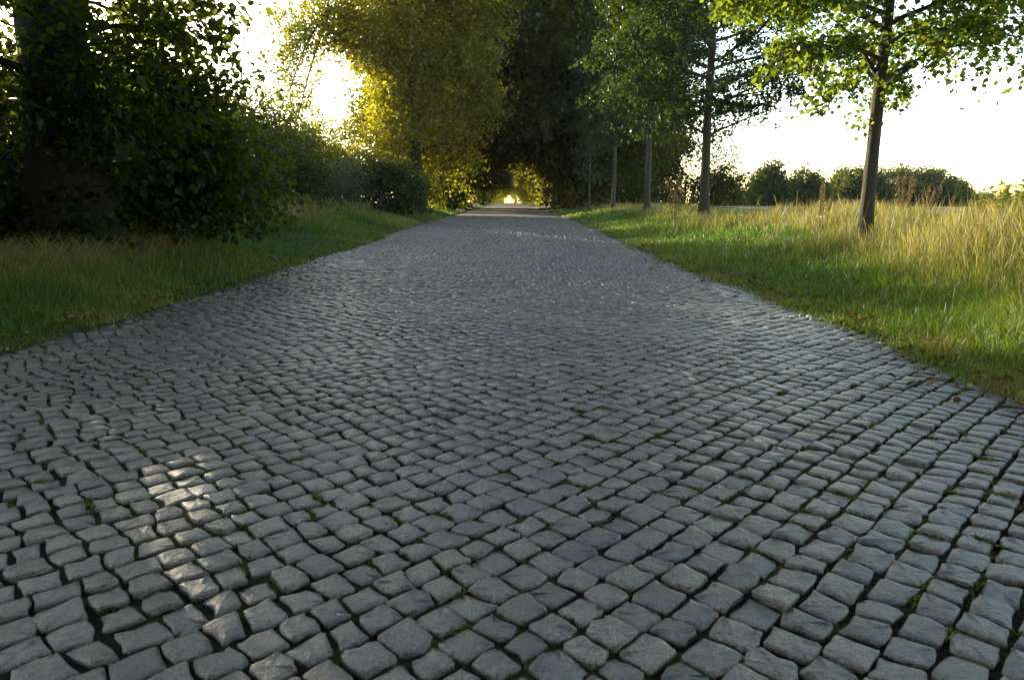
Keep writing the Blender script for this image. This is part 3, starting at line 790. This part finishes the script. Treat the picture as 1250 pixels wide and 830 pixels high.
for k in range(13):
    y = 60 + 10.2 * k
    for sx in (-1, 1):
        if sx < 0 and k in (2, 3, 6): continue
        spec.append((sx * (4.9 + .3 * math.sin(k * 3.1 + sx)), y + (3 if sx > 0 else 0) + 1.2 * math.sin(k * 5 + sx), PA if k < 2 else (PC if (sx > 0 or k > 4) else PB), k * 1.9 + sx, .95 + .08 * math.sin(k * 2.2 + sx) + (.22 if k < 4 else 0),
                     '%s old tree down the avenue tunnel on the %s side' % (ORD[k], 'field' if sx > 0 else 'hedge')))
for x_, y_, r0, s_, lb_ in [(-3.7, 196, .2, .9, 'narrowing old tree at the far end of the avenue, hedge side'), (3.6, 199, 1.2, .9, 'narrowing old tree at the far end of the avenue, field side'),
                         (-3.0, 212, 2.2, .85, 'last old tree of the avenue on the hedge side'), (3.3, 216, 3.1, .85, 'last old tree of the avenue on the field side'), (1.2, 240, 4.1, .9, 'old tree closing the view past the far end of the avenue'), (-4.3, 244, 5.0, .9, 'old tree behind the last one on the hedge side')]:
    spec.append((x_, y_, PC, r0, s_, lb_))
for x_, y_, r0, s_, lb_ in [(-5.0, -4.2, .2, 1.2, 'unseen tree added to shade the near road, hedge side'), (5.0, -3.8, 1.2, 1.2, 'unseen tree added to shade the near road, field side'),
                         (-6.6, -15, 2.2, 1.0, 'unseen tree added for shade further back, hedge side'), (6.6, -14, 3.1, 1.0, 'unseen tree added for shade further back, field side')]:
    spec.append((x_, y_, PA, r0, s_, lb_))  # unseen trees added behind the camera to cut skylight on the foreground
for x, y, parts, rz, s, lab in spec:
    place_tree('avenue_tree', (x, y, gz(x, y)), parts, lab, 'tree', GA, rz, s)

# ---- trees and copses across the field
def far_parts(seed, wd, ht, twigs, leaf=.42):
    r_ = np.random.default_rng(seed)
    b = []
    for k in range(9):
        x = (k / 8 - .5) * wd * .8; f = max(.05, 1 - (2 * x / wd) ** 2) ** .8
        h = ht * f * r_.uniform(.72, 1.12)
        b.append(((x, r_.uniform(-.2, .2) * wd, h * .5), (wd * .20, wd * .22, h * .52)))
    lf = blob_leaves(r_, b, twigs, 8, leaf, shell=.6, gapf=.6, gap_thr=-1.5, tw_len=1.0)
    ok = lf[0][:, 2] > .05
    lf = [a_[ok] for a_ in lf]
    tb = Tubes()
    for k in range(5):
        limb_to(tb, r_, (r_.normal(0, wd * .06), r_.normal(0, wd * .05), -.3), b[int(k * 2)][0], .22, .05, 6, .03)
    return [('trunk', tb.mesh('trunk'), M['bark']), ('crown', leaf_mesh('crown', *lf, tint=patchy(lf[0], r_, .4, .4, .2)), M['far'])]
GF = 'trees across the stubble field'
for k, (px, yy, wd, ht, lab) in enumerate([
        (928, 138, 6.6, 7.4, 'small pointed tree at the end of the copse across the field'),
        (968, 142, 12.5, 6.2, 'broad low bushy tree beside the small pointed tree across the field'),
        (1010, 158, 6.5, 6.6, 'small round tree between the broad low one and the tall copse trees'),
        (1038, 150, 10.0, 8.6, 'rounded tree half hidden by the sunlit young tree trunk'),
        (1090, 156, 17.0, 9.8, 'widest dome-shaped tree mass across the field'),
        (1128, 149, 10.0, 7.6, 'smaller dome leaning on the widest tree mass across the field'),
        (1152, 160, 7.0, 5.2, 'low tree sloping off the end of the copse across the field')]):
    x = (px - 622) / 833 * yy
    place_tree('copse_tree', (x, yy, gz(x, yy)), far_parts(700 + k, wd * 1.05, ht * 1.06, 2400, .5), lab, 'tree', GF)
for k, (px, yy, wd, ht, lab) in enumerate([(866, 62, 4.6, 5.0, 'dark rounded bush behind the trunk of the broad sprayed tree'), (828, 66, 6.5, 6.2, 'dark bushy tree between the pale trunk and the broad sprayed tree'),
                                           (783, 70, 7, 7.0, 'dark tree mass behind the pale straight trunk'),
                                           (742, 56, 4.5, 4.2, 'dark undergrowth behind the leaning grey trunk'), (722, 62, 4.5, 4.6, 'dark undergrowth behind the thin sapling')]):
    x = (px - 622) / 833 * yy
    place_tree('field_edge_bush', (x, yy, gz(x, yy)), far_parts(760 + k, wd, ht, 1100, .22), lab, 'bush', 'bushes at the field edge')
hp = far_parts(800, 26, 6.5, 900, .8)
for k, px in enumerate((1185, 1225, 1270, 900, 330, 300)):
    yy = 300 + 22 * (k % 3)
    x = (px - 622) / 833 * yy
    place_tree('distant_tree', (x, yy, gz(x, yy)), hp, 'pale distant tree line on the horizon beyond the field', 'tree', 'distant trees on the horizon', rz=0, s=1.0)

# ------------------------------------------------------------------ grass
rg = np.random.default_rng(99)
def scatter(n, x0f, x1f, y0, y1, power=1.75):
    """points with density falling off with distance along the road"""
    u = rg.random(n)
    a_ = 1 - power
    y = (y0 ** a_ + u * (y1 ** a_ - y0 ** a_)) ** (1 / a_)
    x = x0f(y) + rg.random(n) * (x1f(y) - x0f(y))
    return x, y
gn = SNoise(1.3, 41); gn2 = SNoise(4.5, 42); gn3 = SNoise(.5, 43)
def p2(x, y): return np.stack([x, y, np.zeros_like(x)], 1)
edgeR = lambda y: XR - .04 + road_wob(y + 9)
edgeL = lambda y: XL + .04 + road_wob(y)

def turf(name, side, n):
    if side > 0:
        x, y = scatter(n, lambda y: edgeR(y) - .05, lambda y: 4.6 + .05 * y, 1.6, 48)
        e = x - edgeR(y)
    else:
        x, y = scatter(n, lambda y: -5.2 - .015 * y, lambda y: edgeL(y) + .05, 2.2, 48)
        e = edgeL(y) - x
    q = p2(x, y)
    ok = (np.abs(x) < y * .85 + 2.2) & (e > -.02 + .07 * rg.random(n) - .13 * np.clip(gn2(q) - .2, 0, 1))
    x, y, e, q = x[ok], y[ok], e[ok], q[ok]; m = len(x)
    hh = (.055 + .10 * sstep(0, 1.0, e) + .05 * sstep(1.0, 2.0, e)) * (1 + .30 * gn(q)) * rg.uniform(.5, 1.35, m)
    hh = np.clip(hh, .02, .45)
    wd = np.clip(.0011 * y + .0015, .004, .03) * rg.uniform(.6, 1.3, m)
    tint = np.clip((.48 if side > 0 else .54) + .14 * gn(q) + .10 * gn2(q) + rg.normal(0, .16, m) + .22 * np.exp(-np.clip(e, 0, 9) / .25), 0, .97)
    tint[rg.random(m) < .035] = 1.0
    B = np.stack([x, y, ground_z(x, y) - .01], 1)
    inside = e < .02
    B[inside, 2] = prof(y[inside]) - .035
    return blades_mesh(name, B, hh, wd, rg.uniform(.1, .95, m), rg.uniform(.1, .6, m), tint)
def edge_growth(side, n):
    y = 2.3 + 18 * rg.random(n) ** 1.9
    e = rg.normal(.03, .085, n)
    x = edgeR(y) + e if side > 0 else edgeL(y) - e
    q = p2(x, y); ok = (rg.random(n) < np.clip(.65 + .4 * gn2(q), .1, 1)) & (np.abs(x) < y * .85 + 2.2)
    x, y, e, q = x[ok], y[ok], e[ok], q[ok]; m = len(x)
    z = np.where(e < .03, prof(y) - .02, ground_z(x, y) - .02)
    z = np.maximum(z, bed_z(x, y))
    return (np.stack([x, y, z], 1), rg.uniform(.025, .075, m), np.clip(.0011 * y + .002, .005, .02) * rg.uniform(.7, 1.4, m), rg.uniform(.3, 1.3, m), rg.uniform(.2, .6, m),
            np.clip(.62 + .18 * gn2(q) + rg.normal(0, .16, m), 0, 1))
for sd_ in (1, -1):
    g_ = edge_growth(sd_, 16000)
    a = link('edge_growth', blades_mesh('edge_growth', *g_), M['turf'])
    tag(a, 'low creeping grass over the cobble edge on the %s side' % ('field' if sd_ > 0 else 'hedge'), 'grass', kind='stuff')
a = link('verge_turf', turf('verge_turf', 1, 140000), M['turf']); tag(a, 'short green grass verge between the cobbles and the golden field grass', 'grass', kind='stuff')
a = link('verge_turf', turf('verge_turf', -1, 110000), M['turf']); tag(a, 'shaded green grass verge below the dark hedge', 'grass', kind='stuff')

def tall_grass(name, x, y, hgt, tint_mean, wscale=1.0, lean=(.05, .5), green=.1, heads=.35, az=None):
    m = len(x); q = p2(x, y)
    B = np.stack([x, y, ground_z(x, y) - .01], 1)
    hh = hgt * rg.uniform(.55, 1.25, m)
    wd = np.clip(.00042 * y + .001, .0025, .016) * rg.uniform(.6, 1.3, m) * wscale
    tint = np.clip(tint_mean + .13 * gn(q) + rg.normal(0, .16, m), 0, .97)
    tint[rg.random(m) < .05] = 1.0
    g = rg.random(m) < green; tint[g] = rg.uniform(0, .15, g.sum())
    azv = rg.uniform(0, 2 * PI, m) if az is None else rg.normal(az, .9, m)
    ln = rg.uniform(*lean, m); bd = rg.uniform(.2, .7, m)
    me1 = (B, hh, wd, ln, bd, tint, azv)
    return me1

def tall_mesh(name, arr, heads):
    B, hh, wd, ln, bd, tint, az = arr
    n = len(B)
    d = np.stack([np.cos(az), np.sin(az), np.zeros(n)], 1); up = np.array([0, 0, 1.0])
    fa = rg.uniform(0, 2 * PI, n)
    s = np.stack([np.cos(fa), np.sin(fa), np.zeros(n)], 1) * wd[:, None] * .5
    m1 = B + up * (hh * .5)[:, None] + d * (hh * ln * .22)[:, None]
    tip = B + up * (hh * (1 - .22 * ln))[:, None] + d * (hh * ln)[:, None]
    hd = rg.random(n) < heads
    hw = np.where(hd, 2.2, .35)[:, None]; 
    m2 = m1 * .35 + tip * .65 + up * (hh * .04)[:, None]
    v = np.stack([B - s, B + s, m1 + s * .8, m1 - s * .8, m2 + s * np.where(hd, 1.7, .6)[:, None], m2 - s * np.where(hd, 1.7, .6)[:, None], tip], 1).reshape(-1, 3)
    b = np.arange(n)[:, None] * 7
    f = np.concatenate([b + np.array([0, 1, 2, 3]), b + np.array([3, 2, 4, 5]), b + np.array([5, 4, 6])], 1).reshape(-1)
    return np_mesh(name, v, f, np.tile([4, 4, 3], n), False, np.repeat(tint, 3))

# golden grass on the field side
x, y = scatter(120000, lambda y: 3.62 + .022 * y, lambda y: 7.6 + .05 * y, 3.2, 60, 1.5)
ok = (np.abs(x) < y * .85 + 2.2)
q = p2(x, y); den = sstep(0, .5, x - (3.62 + .022 * y))
ok &= rg.random(len(x)) < (.12 + .88 * den) * np.clip(.62 + .42 * gn(q) + .16 * gn2(q), .06, 1)
x, y = x[ok], y[ok]
hgt = (.22 + .13 * sstep(.1, .9, x - (3.62 + .022 * y))) * (1 - .30 * sstep(12, 26, y)) * np.clip(1.04 + .34 * gn(p2(x, y)) + .12 * gn2(p2(x, y)), .45, 1.65)
arr1 = tall_grass('field_grass', x, y, hgt, .44, green=.32)
x, y = scatter(4200, lambda y: 3.9 + .05 * y, lambda y: 7.2 + .05 * y, 3.4, 40, 1.5)
ok = (np.abs(x) < y * .85 + 2.2) & (rg.random(len(x)) < .5 + .4 * gn(p2(x, y)))
x, y = x[ok], y[ok]
arr2 = tall_grass('field_grass', x, y, np.where(rg.random(len(x)) < .22, .72, .46), .66, wscale=.9, lean=(.05, .45), green=0)
arr = [np.concatenate([a_, b_]) for a_, b_ in zip(arr1, arr2)]
a = link('field_grass', tall_mesh('field_grass', arr, .3), M['straw']); tag(a, 'tall golden dry grass at the edge of the stubble field', 'grass', kind='stuff')

# pale grass at the foot of the hedge, and the tangled dry clump under the big tree
x1, y1 = scatter(13000, lambda y: -7.2 + 0 * y, lambda y: -4.75 - .0 * y, 11.5, 34, 1.4)
q = p2(x1, y1); ok = rg.random(len(x1)) < (.45 + .4 * gn(q)) * sstep(-4.4, -5.3, x1) if False else rg.random(len(x1)) < np.clip(.55 + .35 * gn(q), 0, 1) * sstep(4.75, 5.6, -x1)
x1, y1 = x1[ok], y1[ok]
arrA = tall_grass('hedge_grass', x1, y1, .48 + .10 * gn(p2(x1, y1)), .42, green=.3)
a = link('hedge_grass', tall_mesh('hedge_grass', arrA, .4), M['straw']); tag(a, 'pale seeding grass along the foot of the bushes', 'grass', kind='stuff')
n = 9000
x2 = rg.normal(-4.8, .36, n); y2 = rg.uniform(4.2, 9.8, n)
ok = (x2 < -4.25) & (x2 > -6.3) & (rg.random(n) < np.clip(.55 + .35 * gn(p2(x2, y2)), 0, 1))
x2, y2 = x2[ok], y2[ok]
arrB = tall_grass('tangled_grass', x2, y2, .34 + .06 * gn(p2(x2, y2)), .42, lean=(.3, 1.3), green=.12)
a = link('tangled_grass', tall_mesh('tangled_grass', arrB, .1), M['straw']); tag(a, 'tangled brown dry grass under the big shady tree', 'grass', kind='stuff')

# ---- single weeds: dock stalks and leafy weeds
def dock(seed, h, spread_):
    r_ = np.random.default_rng(seed)
    tb = Tubes(); P, A = [], []
    for k in range(5):
        a_ = r_.uniform(0, 6.28); ln = r_.uniform(.03, .22)
        e = np.array([math.cos(a_) * ln, math.sin(a_) * ln, 1]) * h * r_.uniform(.7, 1.05)
        limb_to(tb, r_, (r_.normal(0, .03), r_.normal(0, .03), -.05), e, .006, .003, 5, .0)
        m = 130
        t = .45 + .55 * r_.random(m) ** .8
        P.append(e * t[:, None] + r_.normal(0, spread_, (m, 3)) * (1.15 - t)[:, None]); A.append(r_.normal(0, 1, (m, 3)))
    P = np.concatenate(P); A = np.concatenate(A); m = len(P)
    Ls = r_.uniform(.018, .034, m)
    return [('stalk', tb.mesh('stalk'), M['stalk']), ('seed_head', leaf_mesh('seed_head', P, A, unit(r_.normal(0, 1, (m, 3))), Ls, Ls * .8, tint=r_.random(m)), M['dock'])]
def weed(seed, h, rad, n):
    r_ = np.random.default_rng(seed)
    tb = Tubes(); P, A = [], []
    for k in range(12):
        a_ = r_.uniform(0, 6.28); rr = rad * math.sqrt(r_.random())
        e = np.array([math.cos(a_) * rr, math.sin(a_) * rr, h * r_.uniform(.6, 1.05)])
        limb_to(tb, r_, (e[0] * .5, e[1] * .5, -.05), e, .006, .002, 4, .02)
        m = n // 12
        t = r_.uniform(.25, 1.0, m)
        P.append(np.stack([e[0] * (.5 + .5 * t), e[1] * (.5 + .5 * t), e[2] * t], 1)); 
        az = r_.uniform(0, 6.28, m); A.append(np.stack([np.cos(az), np.sin(az), r_.uniform(-.3, .6, m)], 1))
    P = np.concatenate(P); A = np.concatenate(A); m = len(P)
    Ls = r_.uniform(.04, .085, m)
    return [('stems', tb.mesh('stems'), M['stalk']), ('leaves', leaf_mesh('leaves', P, A, unit(r_.normal(0, .4, (m, 3)) + [0, 0, 1]), Ls, Ls * .5, tint=r_.random(m)), M['weed'])]
dk = [dock(900 + k, 1.0, .035) for k in range(3)]
GD = 'dead dock stalks in the tall grass'
DL = ['tall brown dock stalks beside the trunk of the broad sprayed tree', 'shorter brown dock stalks in front of the taller dock by the broad sprayed tree',
      'lone brown dock stalks between the sunlit young tree and the broad sprayed tree', 'brown dock stalks just beyond the trunk of the sunlit young tree',
      'brown dock stalks among the yellow leafy weeds at the field edge']
for k, (x, y, s) in enumerate([(4.35, 18.6, 1.25), (4.25, 17.9, 1.05), (5.2, 11.6, .85), (6.3, 11.2, 1.0), (7.3, 12.2, .95)]):
    place_tree('dock_plant', (x, y, gz(x, y)), dk[k % 3], DL[k], 'weed', GD, rz=k * 1.3, s=s)
wd_ = [weed(950 + k, .75, .42, 620) for k in range(3)]
GW = 'leafy weeds among the tall grass'
for k, (x, y, s) in enumerate([(5.9, 8.3, .95), (6.4, 9.0, 1.05), (6.9, 9.6, 1.15), (7.4, 10.0, 1.2), (5.0, 6.6, .65), (5.4, 7.3, .8), (4.7, 6.2, .5), (6.4, 8.0, 1.05), (5.8, 7.4, .9), (7.0, 8.8, 1.2), (7.8, 10.6, 1.25), (4.4, 6.4, .4)]):
    place_tree('leafy_weed', (x, y, gz(x, y)), wd_[k % 3], 'yellow-green leafy weed clump in sunlight at the field edge', 'weed', GW, rz=k * 1.7, s=s)

# ---- fallen leaves along both edges of the paving
n = 2600
yy = 2.6 + 20 * rg.random(n) ** 1.6; sd_ = rg.random(n) < .6
off = np.abs(rg.normal(0, .13, n)) * np.where(rg.random(n) < .15, -3, 1)
xx = np.where(sd_, edgeL(yy) + .02 - off, edgeR(yy) - .02 + off)
keepn = rg.random(n) < np.clip(.5 + .4 * gn2(p2(xx, yy)), .05, 1)
xx, yy = xx[keepn], yy[keepn]; m = len(xx)
inr = (xx > XL) & (xx < XR)
zz = np.where(inr, prof(yy) + .006, ground_z(xx, yy) + rg.uniform(.01, .05, m))
Aaz = rg.uniform(0, 6.28, m); Ls = rg.uniform(.035, .07, m)
me = leaf_mesh('fallen_leaves', np.stack([xx, yy, zz], 1), np.stack([np.cos(Aaz), np.sin(Aaz), rg.normal(0, .25, m)], 1), unit(rg.normal(0, .35, (m, 3)) + [0, 0, 1]), Ls, Ls * .75, .25, rg.random(m), True)
a = link('fallen_leaves', me, M['fallen']); tag(a, 'brown and yellow fallen leaves gathered along the paving edges', 'leaves', kind='stuff')

bpy.context.view_layer.update()

# ------------------------------------------------------------------ thin evening haze
def haze_box():
    x0, x1, y0, y1, z0, z1 = -420, 420, -60, 430, -3, 32
    v = [(x0, y0, z0), (x1, y0, z0), (x1, y1, z0), (x0, y1, z0), (x0, y0, z1), (x1, y0, z1), (x1, y1, z1), (x0, y1, z1)]
    f = [(0, 3, 2, 1), (4, 5, 6, 7), (0, 1, 5, 4), (1, 2, 6, 5), (2, 3, 7, 6), (3, 0, 4, 7)]
    me = bpy.data.meshes.new('haze'); me.from_pydata(v, [], f)
    m, t, out = new_mat('haze')
    pv = t.nodes.new('ShaderNodeVolumePrincipled')
    pv.inputs['Color'].default_value = (.93, .95, .98, 1)
    pv.inputs['Density'].default_value = HAZE
    pv.inputs['Anisotropy'].default_value = .1
    t.links.new(pv.outputs[0], out.inputs['Volume'])
    o = link('haze', me, m); tag(o, 'thin pale evening haze over the whole lane and field', 'haze', kind='stuff')
    return o
HAZE = .0001
haze_box()
bpy.context.view_layer.update()
